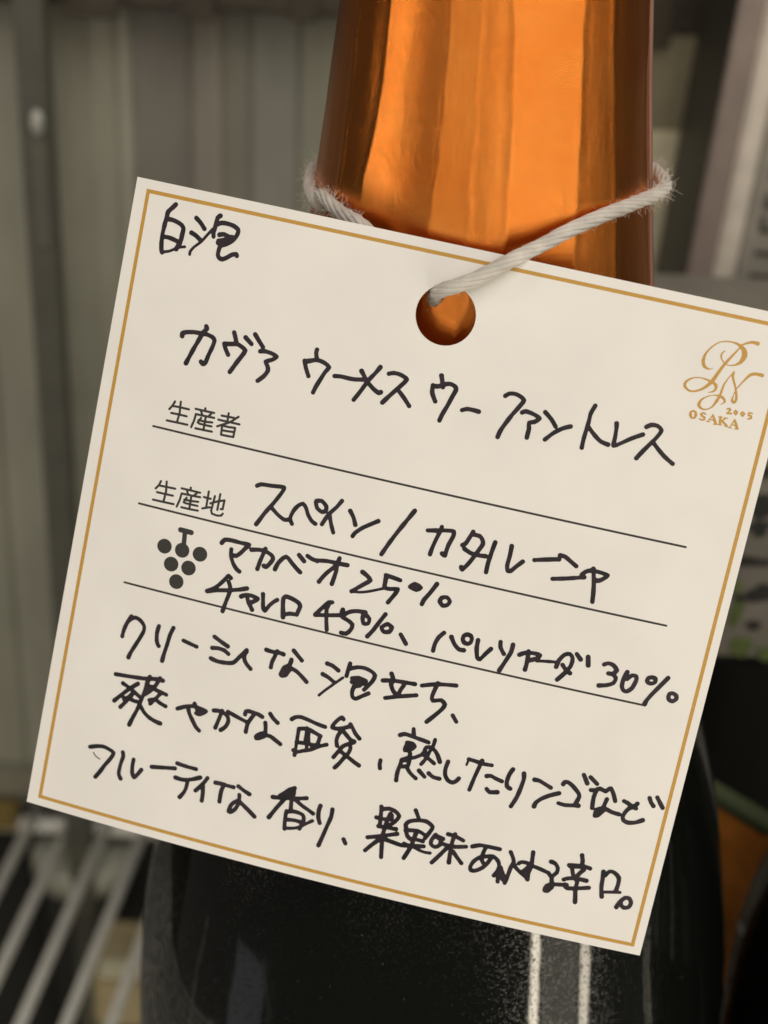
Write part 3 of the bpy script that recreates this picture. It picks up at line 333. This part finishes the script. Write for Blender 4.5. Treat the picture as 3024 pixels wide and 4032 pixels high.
 'P': '0.092|7.64,19.92 7.49,20.33 7.22,20.76;0.092|7.54,20.39 8.27,20.35 9.13,20.35;0.092|8.21,19.82 8.29,20.85 8.21,21.81;0.092|7.47,21.08 8.25,21.05 9.03,21.05;0.092|7.18,21.88 8.25,21.85 9.26,21.83;0.092|10.7,19.89 10.72,20.11;0.092|9.78,20.15 10.71,20.15 11.63,20.13;0.092|10.35,20.27 10.52,20.57;0.092|11.35,20.3 11.17,20.53;0.092|9.88,20.64 10.8,20.62 11.72,20.59;0.092|9.89,20.68 9.84,21.25 9.67,21.96;0.092|10.47,20.88 10.22,21.39;0.092|10.25,21.15 10.98,21.14 11.62,21.06;0.092|10.39,21.46 11.04,21.46 11.62,21.45;0.092|10.9,20.74 10.91,21.98;0.092|10.1,21.98 10.91,21.96 11.75,21.93;0.092|13.03,19.84 13.07,20.81;0.092|12.41,20.21 13.02,20.18 13.63,20.15;0.092|12.16,20.66 13.11,20.65 14.26,20.64;0.092|14.04,19.95 13.34,20.63 12.17,21.31;0.092|12.63,21.13 12.69,22.01;0.092|12.63,21.13 13.28,21.13 13.92,21.06 13.91,21.96;0.092|12.68,21.57 13.29,21.54 13.89,21.48;0.092|12.69,22.01 13.3,21.99 13.91,21.96;0.092|7.72,27.77 7.6,28.18 7.33,28.59;0.092|7.61,28.22 8.39,28.19 9.25,28.16;0.092|8.29,27.68 8.41,28.68 8.33,29.69;0.092|7.53,28.91 8.37,28.9 9.15,28.88;0.092|7.27,29.72 8.29,29.7 9.38,29.67;0.092|10.76,27.7 10.78,27.92;0.092|9.87,27.97 10.77,27.96 11.74,27.96;0.092|10.44,28.08 10.62,28.41;0.092|11.42,28.11 11.23,28.34;0.092|9.97,28.46 10.86,28.43 11.83,28.39;0.092|9.97,28.46 9.9,29.12 9.72,29.82;0.092|10.53,28.74 10.32,29.25;0.092|10.34,28.98 11.04,28.96 11.73,28.87;0.092|10.48,29.29 11.11,29.29 11.73,29.28;0.092|10.96,28.56 11,29.77;0.092|10.2,29.78 11,29.77 11.85,29.72;0.092|12.57,27.64 12.61,29.23;0.092|12.19,28.28 12.54,28.3 12.89,28.29;0.092|12.25,29.4 12.65,29.24 12.97,29.11;0.092|13.25,27.94 13.15,29.41 13.28,29.68 13.83,29.74 14.2,29.65 14.33,29.43;0.092|12.94,28.73 13.57,28.39 14.25,28.12 14.23,29 14.05,29.04;0.092|13.73,27.63 13.73,29.19',
 'G': '0.727|9.26,33.92 9.26,33.92;0.727|11.07,33.89 11.07,33.89;0.727|12.88,33.84 12.88,33.84;0.727|10.24,35.49 10.25,35.49;0.727|12.02,35.45 12.02,35.45;0.727|11.08,37.06 11.08,37.06;0.23|11.02,32.28 11.11,33.14;0.254|10.53,31.96 11.07,31.96 11.63,31.97',
 'LOGO': '|56.17,5.99,0.011 55.84,6.2,0.056 55.36,6.06,0.14 55.11,5.56,0.154 55.18,4.89,0.101 55.56,4.21,0.067 56.13,3.63,0.05 56.78,3.41,0.056 57.42,3.38,0.073 58,3.53,0.14 58.47,3.86,0.224 58.65,4.37,0.252 58.47,4.95,0.168 58.07,5.31,0.084 57.57,5.48,0.045 57.11,5.41,0.045 56.7,5.06,0.062 56.58,4.7,0.079 56.7,4.4,0.062 56.88,4.26,0.022;|58.11,3.5,0.067 58.53,3.22,0.095 59.02,3.01,0.118 59.54,3.03,0.185;|58.02,3.8,0.067 57.53,4.66,0.107 57.07,5.47,0.129 56.66,6.44,0.151 56.32,7.28,0.168 55.73,8.01,0.112 55.12,8.39,0.084 54.54,8.49,0.084 54.02,8.16,0.129 54.07,7.71,0.112 54.52,7.31,0.067 55.13,7.12,0.05 55.85,7.16,0.079 56.32,7.28,0.112 56.75,7.46,0.14 56.84,7.83,0.112 56.64,8.12,0.079 56.24,8.28,0.022;|57.6,9.15,0.022 57.93,8.8,0.084 57.72,8.52,0.123 57.36,8.37,0.101 56.82,8.41,0.045 56.23,8.67,0.05 55.78,9.1,0.101 55.68,9.56,0.14 55.96,9.83,0.095 56.41,9.85,0.056 56.88,9.53,0.067 57.2,8.85,0.14 57.37,8.21,0.107 57.47,7.3,0.084 57.77,6.53,0.045 58.08,6.02,0.067;|58.08,6,0.095 58.07,6.41,0.107 58.4,7.05,0.095 58.6,7.45,0.084 58.79,7.96,0.112 58.88,8.43,0.118 58.75,8.68,0.123 58.53,8.56,0.112 58.54,8.07,0.045 58.63,7.55,0.05 58.77,7.25,0.056 59.15,6.56,0.079 59.59,5.92,0.135 60.09,5.73,0.14 60.64,5.75,0.168;|55.16,10.59,0.14 55.13,10.35,0.095 55.31,10.2,0.073 55.55,10.26,0.095 55.65,10.51,0.14 55.62,10.77,0.095 55.45,10.88,0.073 55.26,10.82,0.095 55.16,10.59,0.14;|56.51,10.27,0.062 56.3,10.18,0.073 56.09,10.33,0.095 56.18,10.48,0.095 56.48,10.58,0.095 56.5,10.77,0.084 56.27,10.87,0.073 56.03,10.79,0.056;|56.83,10.89,0.05 57.02,10.55,0.056 57.17,10.18,0.067 57.38,10.58,0.129 57.6,10.92,0.123;0.05|57.02,10.68 57.38,10.66;0.045|56.72,10.89 57.02,10.88;0.045|57.41,11.02 57.78,10.96;|57.88,10.25,0.112 57.94,10.62,0.123 57.98,10.89,0.112;0.067|58.37,10.26 58.02,10.61;|58.06,10.54,0.095 58.58,10.87,0.112;0.05|57.72,10.26 58.03,10.22;0.05|58.2,10.24 58.53,10.22;0.05|57.86,10.95 58.15,10.92;0.05|58.45,10.99 58.73,10.93;|58.93,10.97,0.05 59.06,10.6,0.056 59.21,10.19,0.067 59.38,10.54,0.129 59.58,10.91,0.123;0.05|59.09,10.71 59.4,10.73;0.045|58.78,11.03 59.11,11.01;0.045|59.37,11.04 59.76,10.98;|58.29,9.39,0.073 58.5,9.32,0.095 58.61,9.43,0.084 58.37,9.79,0.067 58.76,9.73,0.084;|59,9.57,0.095 59.05,9.35,0.062 59.26,9.51,0.095 59.18,9.75,0.062 59,9.57,0.095;|59.63,9.57,0.095 59.71,9.35,0.062 59.92,9.51,0.095 59.82,9.77,0.062 59.63,9.57,0.095;|60.61,9.3,0.067 60.31,9.31,0.073 60.31,9.56,0.073 60.56,9.56,0.095 60.61,9.77,0.095 60.37,9.88,0.079',
}

def catmull(P):
    if len(P) < 3: return P
    out = []
    Q = [P[0]] + P + [P[-1]]
    for i in range(1, len(Q) - 2):
        p0, p1, p2, p3 = (np.array(x) for x in Q[i-1:i+3])
        L = np.hypot(*(p2 - p1)[:2]); n = max(2, int(L / .25))
        for t in np.linspace(0, 1, n, endpoint=False):
            tau = .42
            m1 = (p2 - p0) * tau; m2 = (p3 - p1) * tau
            # keep tangents short next to short spans so corners stay corners
            la = np.hypot(*(p1 - p0)[:2]); lb = np.hypot(*(p3 - p2)[:2])
            m1 = m1 * min(1, 2 * min(la, L) / (la + L + 1e-6) + .1); m2 = m2 * min(1, 2 * min(lb, L) / (lb + L + 1e-6) + .1)
            h = (2*t**3-3*t**2+1)*p1 + (t**3-2*t**2+t)*m1 + (-2*t**3+3*t**2)*p2 + (t**3-t**2)*m2
            out.append(tuple(h))
    out.append(P[-1]); return out
def strokes(key):
    res = []
    for s in INK[key].split(';'):
        r, body_ = s.split('|')
        P = [tuple(float(x) for x in w.split(',')) for w in body_.split()]
        if r: P = [(x, y, float(r)) for x, y in P]
        res.append(P)
    return res
def ink_mesh(name, sts, mat_, off, g=.055, marker=False, smooth=True, blend=0.0):
    """outline every stroke on a fine lattice and keep their union as one clean sheet of ink lying on the card"""
    seg = []
    for si, P in enumerate(sts):
        Q = catmull(P) if smooth else P
        n = len(Q)
        if marker and n > 1:
            Q2 = []
            for i, (x, y, r) in enumerate(Q):
                e = min(i, n - 1 - i) / max(1, n - 1); w = 1.0 + .07 * (1 if e < .12 else 0)
                w *= 1 + .17 * noise.noise(Vector((x * 1.6, y * 1.6, si * .37)))
                Q2.append((x, y, r * w * 1.09))
            Q = Q2
        if n == 1: seg.append((*Q[0], *Q[0]))
        for a, b_ in zip(Q, Q[1:]): seg.append((*a, *b_))
    A = np.array(seg); rm = max(A[:, 2].max(), A[:, 5].max()) + .25
    x0 = min(A[:, 0].min(), A[:, 3].min()) - rm; y0 = min(A[:, 1].min(), A[:, 4].min()) - rm
    nx = int((max(A[:, 0].max(), A[:, 3].max()) + rm - x0) / g) + 2; ny = int((max(A[:, 1].max(), A[:, 4].max()) + rm - y0) / g) + 2
    F = np.full((ny, nx), 9.0)
    for ax, ay, ar, bx, by, br in A:
        pad = max(ar, br) + .2
        i0 = max(0, int((min(ax, bx) - pad - x0) / g)); i1 = min(nx, int((max(ax, bx) + pad - x0) / g) + 2)
        j0 = max(0, int((min(ay, by) - pad - y0) / g)); j1 = min(ny, int((max(ay, by) + pad - y0) / g) + 2)
        X = x0 + g * np.arange(i0, i1)[None, :]; Y = y0 + g * np.arange(j0, j1)[:, None]
        dx, dy = bx - ax, by - ay; L2 = dx * dx + dy * dy + 1e-12
        t = np.clip(((X - ax) * dx + (Y - ay) * dy) / L2, 0, 1)
        d = np.hypot(X - ax - t * dx, Y - ay - t * dy) - (ar + (br - ar) * t)
        F[j0:j1, i0:i1] = np.minimum(F[j0:j1, i0:i1], d)
    if blend:
        G = F.copy(); G[1:-1, 1:-1] = (F[1:-1, 1:-1] * 4 + F[:-2, 1:-1] + F[2:, 1:-1] + F[1:-1, :-2] + F[1:-1, 2:]) / 8
        F = np.where(F < .3, G, F)
    ins = F < 0
    c = ins[:-1, :-1].astype(int) + ins[:-1, 1:] + ins[1:, 1:] + ins[1:, :-1]
    vs = []; fs = []; idx = {}
    def corner(i, j):
        k = (i, j)
        if k not in idx: idx[k] = len(vs); vs.append(T(x0 + i * g, y0 + j * g, off))
        return idx[k]
    def cross(i, j, i2, j2):
        k = (min((i, j), (i2, j2)), max((i, j), (i2, j2)))
        if k not in idx:
            (pi, pj), (qi, qj) = k; a, b_ = F[pj, pi], F[qj, qi]; t = a / (a - b_)
            idx[k] = len(vs); vs.append(T(x0 + (pi + (qi - pi) * t) * g, y0 + (pj + (qj - pj) * t) * g, off))
        return idx[k]
    for j in range(ny - 1):
        row = c[j]; i = 0
        nzr = np.nonzero(row)[0]
        p = 0
        while p < len(nzr):
            i = int(nzr[p])
            if row[i] == 4:
                e = i
                while e + 1 < nx - 1 and row[e + 1] == 4 and e - i < 7: e += 1
                fs.append((corner(i, j), corner(i, j + 1), corner(e + 1, j + 1), corner(e + 1, j)))
                while p < len(nzr) and nzr[p] <= e: p += 1
                continue
            cs = [(i, j), (i, j + 1), (i + 1, j + 1), (i + 1, j)]; poly = []
            for k in range(4):
                a, b_ = cs[k], cs[(k + 1) % 4]; ia, ib = ins[a[1], a[0]], ins[b_[1], b_[0]]
                if ia: poly.append(corner(*a))
                if ia != ib: poly.append(cross(*a, *b_))
            if len(poly) >= 3: fs.append(tuple(poly))
            p += 1
    return link(name, mesh(name, vs, fs), mat_, hang)
lines = [('L0', 'two characters in the top left corner reading 白泡'), ('L1', 'handwritten name カヴァ ウーメス ウー ファントレス'), ('L2', 'handwritten place スペイン / カタルーニャ'),
         ('L3', 'handwritten grape shares マカベオ25% チャレロ45%、パレリャーダ30%'), ('L4', 'handwritten line クリーミィな泡立ち、'), ('L5', 'handwritten line 爽やかな酸、熟したリンゴなど'), ('L6', 'handwritten line フルーティな香り、果実味あふれる辛口。')]
def words(sts, gap=1.15):
    ex = sorted(((min(p[0] for p in q), max(p[0] for p in q), k) for k, q in enumerate(sts)))
    out = []; hi = -99
    for a, b_, k in ex:
        if a > hi + gap: out.append([])
        out[-1].append(sts[k]); hi = max(hi, b_)
    return out
for k, lb in lines:
    if k == 'L3':                                                     # this field holds two rows of writing
        st = strokes(k); up = [q for q in st if sum(p[1] for p in q) / len(q) < 34.6]; dn = [q for q in st if q not in up]
        ws = words(up) + words(dn)
    else: ws = words(strokes(k))
    for w_ in ws: ink_mesh('handwriting', w_, M_ink, .0026, marker=True, blend=1)
P_ = [[(x, y, r * 1.2) for x, y, r in q] for q in strokes('P')]; i0 = 0
for ch, n in (('生', 5), ('産', 11), ('者', 8), ('生', 5), ('産', 11), ('地', 6)):
    o = ink_mesh('printed_character', P_[i0:i0 + n], M_print, .0014, g=.035, smooth=False); o['label'] = 'printed character ' + ch; i0 += n
ink_mesh('grape_icon', strokes('G'), M_print, .0014, g=.05, smooth=False)
lg = strokes('LOGO')
o = ink_mesh('gold_monogram', lg[:5], M_gold, .0014, g=.035); o['label'] = 'gold script monogram PN'
o = ink_mesh('gold_lettering', [s for s in lg[5:]], M_gold, .0014, g=.03, smooth=False); o['label'] = 'gold lettering OSAKA 2005'
for v, u1 in ((22.72, 57.68), (30.42, 57.70), (38.42, 57.3)):
    ink_mesh('rule_line', [[(5.95 + (u1 - 5.95) * t, v, .10) for t in np.linspace(0, 1, 12)]], M_print, .0012, g=.04, smooth=False)
def strip(u0, v0, u1, v1, w, name, n=24):
    vs = []; fs = []
    du, dv_ = u1 - u0, v1 - v0; L = math.hypot(du, dv_); nx_, ny_ = -dv_ / L * w, du / L * w
    for k in range(n + 1):
        t = k / n; u = u0 + du * t; v = v0 + dv_ * t
        vs += [T(u - nx_, v - ny_, .0012), T(u + nx_, v + ny_, .0012)]
    for k in range(n): fs.append((2*k, 2*k+1, 2*k+3, 2*k+2))
    me = mesh(name, vs, fs); bm = bmesh.new(); bm.from_mesh(me)
    if bm.faces and sum(f.normal.z for f in bm.faces) < 0: bmesh.ops.reverse_faces(bm, faces=bm.faces)
    bm.to_mesh(me); bm.free(); return link(name, me, M_gold, hang)
bl, bt, br_, bb, bw = 1.30, 1.08, 62.05, 62.25, .175
strip(bl - bw, bt, br_ + bw, bt, bw, 'gold_border'); strip(bl - bw, bb, br_ + bw, bb, bw, 'gold_border')
strip(bl, bt + bw, bl, bb - bw, bw, 'gold_border'); strip(br_, bt + bw, br_, bb - bw, bw, 'gold_border')

# ------------------------------------------------------------------ cotton cord
Mw = Matrix.Translation(hang.location) @ hang.rotation_euler.to_matrix().to_4x4()
def tagpt(u, v, off): return Mw @ T(u, v, off)
def neck_r(z): return float(np.interp(z, zs, rs)) + .055 + .09
def on_neck(phi, z, extra=0.0, BX=.885):
    r = neck_r(z) + extra; return Vector((BX + r * math.sin(phi), BY - r * math.cos(phi), z))
path = [tagpt(29.6, 6.0, -.55), tagpt(29.8, 4.9, -.16), tagpt(30.5, 4.25, .05), tagpt(31.9, 3.55, .13), tagpt(33.8, 2.3, .14)]
path += [CAM + ray(2016, 1022) * 14.72, CAM + ray(2141, 962) * 14.88, CAM + ray(2257, 900) * 15.0]
zr_ = at_y(2590, 700, BY).z; zl_ = at_y(1240, 700, BY).z
path += [CAM + ray(2402, 838) * 15.24]
for ph in range(74, 300, 14):
    t = (ph - 90) / 180; path.append(on_neck(R(ph), zr_ + (zl_ - zr_) * max(0, min(1, t)) + (-.06 if ph > 270 else 0), .02 if ph < 200 else -.06))
path += [CAM + ray(1258, 765) * 15.85, CAM + ray(1335, 832) * 15.45, CAM + ray(1440, 900) * 15.12, tagpt(26.0, 3.2, -.22), tagpt(29.0, 5.2, -.45), tagpt(30.6, 6.0, -.50)]
def resample(P, step=.03):
    Q = [P[0]] + P + [P[-1]]; out = []
    for i in range(1, len(Q) - 2):
        p0, p1, p2, p3 = Q[i-1:i+3]; n = max(2, int((p2 - p1).length / step))
        for k in range(n):
            t = k / n
            out.append(.5 * ((2 * p1) + (p2 - p0) * t + (2*p0 - 5*p1 + 4*p2 - p3) * t*t + (3*p1 - p0 - 3*p2 + p3) * t**3))
    out.append(P[-1]); return out
cp = resample(path)
for _ in range(6): cp = [cp[0]] + [(cp[i-1] + cp[i] * 2 + cp[i+1]) / 4 for i in range(1, len(cp) - 1)] + [cp[-1]]
cord = empty('cotton_cord', tagpt(31, 4, .1)); tag(cord, 'white twisted cotton cord looped round the copper neck and through the tag hole', 'cord')
co = cord.location.copy(); base = cp[0]
frames = []; prev = None; acc = 0
for i, p in enumerate(cp):
    t = (cp[min(i+1, len(cp)-1)] - cp[max(i-1, 0)]).normalized()
    a = t.cross(Vector((0, 0, 1))).normalized() if prev is None else (prev - t * prev.dot(t)).normalized()
    prev = a; acc += 0 if i == 0 else (p - cp[i-1]).length; frames.append((p, a, t.cross(a), acc, t))
NS = 7
for s in range(NS):
    pts = []; rads = []
    for p, a, b_, L, t in frames:
        q = 2 * math.pi * s / NS + L / 1.3 * 2 * math.pi; w = 1 + .10 * noise.noise(Vector((L * 1.4, s * .5, 2)))
        pts.append(p + (a * math.cos(q) + b_ * math.sin(q)) * .045 * w - co); rads.append(.030 * (1 + .10 * noise.noise(Vector((L * 3, s * 3.3, 0)))))
    vs, fs = tube(pts, .04, 8, rads); link('strand', mesh('strand', vs, fs), M_cord, cord, True)
hv, hf = [], []
for k in range(3200):
    i = random.randrange(len(frames)); p, a, b_, L, t = frames[i]
    d = camo.matrix_world.inverted() @ p; px = 1512 + d.x / -d.z * 6056
    if not (px > 2400 or px < 1420) and random.random() < .72: continue
    q = random.uniform(0, 6.28); o_ = a * math.cos(q) + b_ * math.sin(q); pt_ = p + o_ * .078 - co
    dirn = (o_ * random.uniform(.1, .7) + t * random.uniform(-1, 1)).normalized(); ln = random.uniform(.03, .11) * (1.2 if px > 2500 or px < 1350 else .6); curl = Vector((random.gauss(0, 1), random.gauss(0, 1), random.gauss(0, 1))) * 1.0
    pp = []; q_ = pt_.copy()
    for s in range(7): pp.append(q_.copy()); dirn = (dirn + curl * .6 * random.uniform(.3, 1.2)).normalized(); q_ += dirn * ln / 6
    vs, fs = tube(pp, .0011, 3); o0 = len(hv); hv += vs; hf += [tuple(x + o0 for x in f) for f in fs]
tag(link('fuzz', mesh('fuzz', hv, hf), M_fuzz, cord), kind='stuff')

# ------------------------------------------------------------------ neighbours on the shelf
M_grey = simple('grey_carton', (.22, .20, .165), .55, var=.15, scale=.8)
M_black = simple('black_carton', (.006, .0065, .006), .35)
M_darkmark = simple('dark_print', (.03, .03, .027), .6)
M_green = simple('green_print', (.12, .165, .045), .6, var=.3, scale=3)
cx0 = at_y(2520, 1085, 24).x
carton = empty('grey_black_carton', (cx0, 24, 0)); tag(carton, 'grey and black wine carton with green printed leaves behind the tag at right', 'carton')
ztop = at_y(2900, 1085, 30).z; zmid = at_y(2850, 2600, 24).z
boxo('lower_body', (0, 12, 0, 6, 0.0, zmid), M_black, carton, .05)
boxo('upper_body', (0, 12, 0, 6, zmid + .002, ztop), M_grey, carton, .12)
def blot(x, z, w, h, mt, seed, y=-.012, n=14, name='printed_mark'):
    rnd = random.Random(seed); vs = [(x, y, z)]
    for k in range(n):
        a = 2 * math.pi * k / n; q = rnd.uniform(.65, 1.1); vs.append((x + w * q * math.cos(a), y, z + h * q * math.sin(a)))
    return link(name, mesh(name, vs, [(0, 1 + k, 1 + (k + 1) % n) for k in range(n)]), mt, carton)
for k, (px, py, w, h, mt) in enumerate([(3010, 1990, .35, .28, M_darkmark), (2990, 2080, .22, .2, M_darkmark), (2960, 2210, .5, .12, M_darkmark), (3000, 2330, .3, .2, M_darkmark), (2970, 2460, .16, .14, M_darkmark), (2900, 2400, .12, .4, M_green),
        (2915, 2540, .22, .26, M_green), (2890, 2300, .16, .16, M_green), (3020, 2570, .22, .2, M_green), (2940, 2350, .3, .1, M_darkmark), (3000, 1850, .25, .14, M_darkmark)]):
    q = at_y(px, py, 24); blot(q.x - cx0, q.z, w, h, mt, k, y=-.012 - .003 * k)
# orange carton with green rim
q0 = at_y(2790, 3053, 21.5); q1r = ray(3150, 3267); q1 = CAM + q1r * ((q0.z - 30) / q1r.z)
orange = empty('orange_divider', (q0.x, q0.y, 0)); dq = (q1 - q0); ang = math.atan2(dq.y, dq.x); orange.rotation_euler = (0, 0, ang)
tag(orange, 'orange card divider with a green top rim behind the two black bottles', 'divider')
boxo('face', (-1.5, 5, -.35, -.05, 0, q0.z - .20), simple('orange_card', (.80, .25, .03), .6, var=.35, scale=1.3), orange, .03)
boxo('rim', (-1.5, 5, -.38, 0, q0.z - .198, q0.z), simple('green_rim', (.095, .125, .055), .5), orange, .03)
# lower right bottle
b2 = empty('short_wine_bottle', (9.05, 16.3, 0)); tag(b2, 'shorter black glass wine bottle standing at the lower right beside the tagged bottle', 'bottle')
p2 = [(0, 3.3), (.2, 3.65)] + smooth_prof([(.5, 3.78), (3, 3.8), (13.2, 3.8), (14.2, 3.78), (15.0, 3.70), (16, 3.46), (17, 3.05), (18.2, 2.35), (20, 1.72), (22, 1.5), (24, 1.42)], .2) + [(24.05, 1.0)]
vs, fs = lathe(p2, 96); link('glass_body', mesh('glass_body', vs, fs), M_glass, b2, True)
vs, fs = lathe([(20.2, 1.66), (20.3, 1.70), (23.3, 1.56), (23.5, 1.3)], 96); link('foil_capsule', mesh('foil_capsule', vs, fs), simple('black_foil', (.02, .02, .02), .4), b2, True)
# boxes standing behind
M_mauve = simple('mauve_grey_card', (.24, .19, .165), .5, var=.12)
M_white = simple('pale_stripe', (.62, .56, .48), .5)
M_deep = simple('deep_olive_card', (.04, .037, .027), .5)
M_grtext = simple('text_ground_grey', (.27, .25, .21), .55)
Yb = 32.0
q = at_y(2706, 1058, Yb); q2 = at_y(2874, 190, Yb); lean = math.atan2(q2.x - q.x, q2.z - q.z)
tall = empty('tall_gift_box', (q.x - q.z * math.tan(lean), Yb, 0), (0, lean, 0)); tag(tall, 'tall leaning pale gift box with dark vertical lettering at the upper right', 'box')
sc_ = 37.5 / 6056
z1 = 33
boxo('dark_body', (0, 6.4, .05, 3.7, 0, z1), M_deep, tall, .03)
boxo('front_panel', (0, .56, -.05, .048, 0, z1), M_mauve, tall, .04)
boxo('pale_stripe', (.562, 1.02, -.10, .048, 0, z1), M_white, tall, .08)
boxo('lettered_panel', (1.022, 6.4, -.05, .048, 0, z1), M_grtext, tall, .04)
cu = bpy.data.curves.new('lettering', 'FONT'); cu.body = 'ILLEFORNOVA'; cu.size = .92; cu.extrude = .004; cu.space_character = 1.12; cu.offset = .012
lo = bpy.data.objects.new('lettering', cu); col.objects.link(lo); bpy.context.view_layer.update()
dg = bpy.context.evaluated_depsgraph_get(); me = bpy.data.meshes.new_from_object(lo.evaluated_get(dg)); bpy.data.objects.remove(lo)
lo = link('lettering', me, M_darkmark, tall); lo.rotation_euler = (R(90), R(-90), 0); lo.location = (1.98, -.058, at_y(2950, 1100, Yb).z - .2)
q = at_y(2530, 1100, 36); cream = empty('cream_box', (q.x - .8, 36, 0)); tag(cream, 'cream box with an olive upper half behind the copper neck at right', 'box')
zc2 = at_y(2650, 560, 35).z; zt2 = at_y(2650, 150, 35).z
boxo('lower_half', (0, 2.2, 0, 1.4, 0, zc2), simple('cream_card', (.75, .68, .48), .6, var=.08), cream, .05)
boxo('upper_half', (0, 2.2, .02, 1.38, zc2 + .002, zt2), simple('olive_card', (.27, .235, .15), .6, var=.1), cream, .05)
# things on the level below, seen between the rods
low = empty('beige_packet', (at_z(500, 3720, -3).x - .8, at_z(500, 3720, -3).y - .8, -5)); tag(low, 'beige packet lying below the wire shelf left of the black bottle', 'packet')
boxo('wrapper', (0, 2.4, -.6, 1.9, 0, 2), simple('beige_wrap', (.42, .35, .20), .6), low, .15)
boxo('label_strip', (.2, 2.2, -.58, .1, 2.002, 2.1), simple('pale_strip', (.75, .72, .52), .6), low, .03)
low2 = empty('grey_canister', (at_z(320, 3330, -1.4).x, at_z(320, 3330, -1.4).y, -7.6)); tag(low2, 'grey round lidded canister standing below the wire shelf near the rear wall', 'canister')
vs, fs = lathe([(0, 1.1), (.1, 1.2), (5.6, 1.2), (5.7, 1.1)], 48); link('canister_body', mesh('canister_body', vs, fs), simple('canister_dark', (.03, .03, .026), .5), low2, True)
vs, fs = lathe([(5.3, 1.4), (5.35, 1.5), (6.1, 1.5), (6.2, 1.4)], 48); link('lid', mesh('lid', vs, fs), simple('lid_grey', (.36, .36, .30), .5), low2, True)
q = at_y(60, 3190, 37); ledge = empty('rear_ledge', (-14, 36.9, 0)); tag(ledge, 'pale ledge strip at the foot of the rear wall behind the rods', 'ledge')
boxo('ledge_strip', (-14, 44, -.3, .19, .45, 1.25), simple('ledge_pale', (.20, .19, .14), .5), ledge, .08)
boxo('brown_tab', (1.9, 3.5, -.9, -.302, -.35, .38), simple('brown_tab', (.17, .12, .035), .5), ledge, .06)
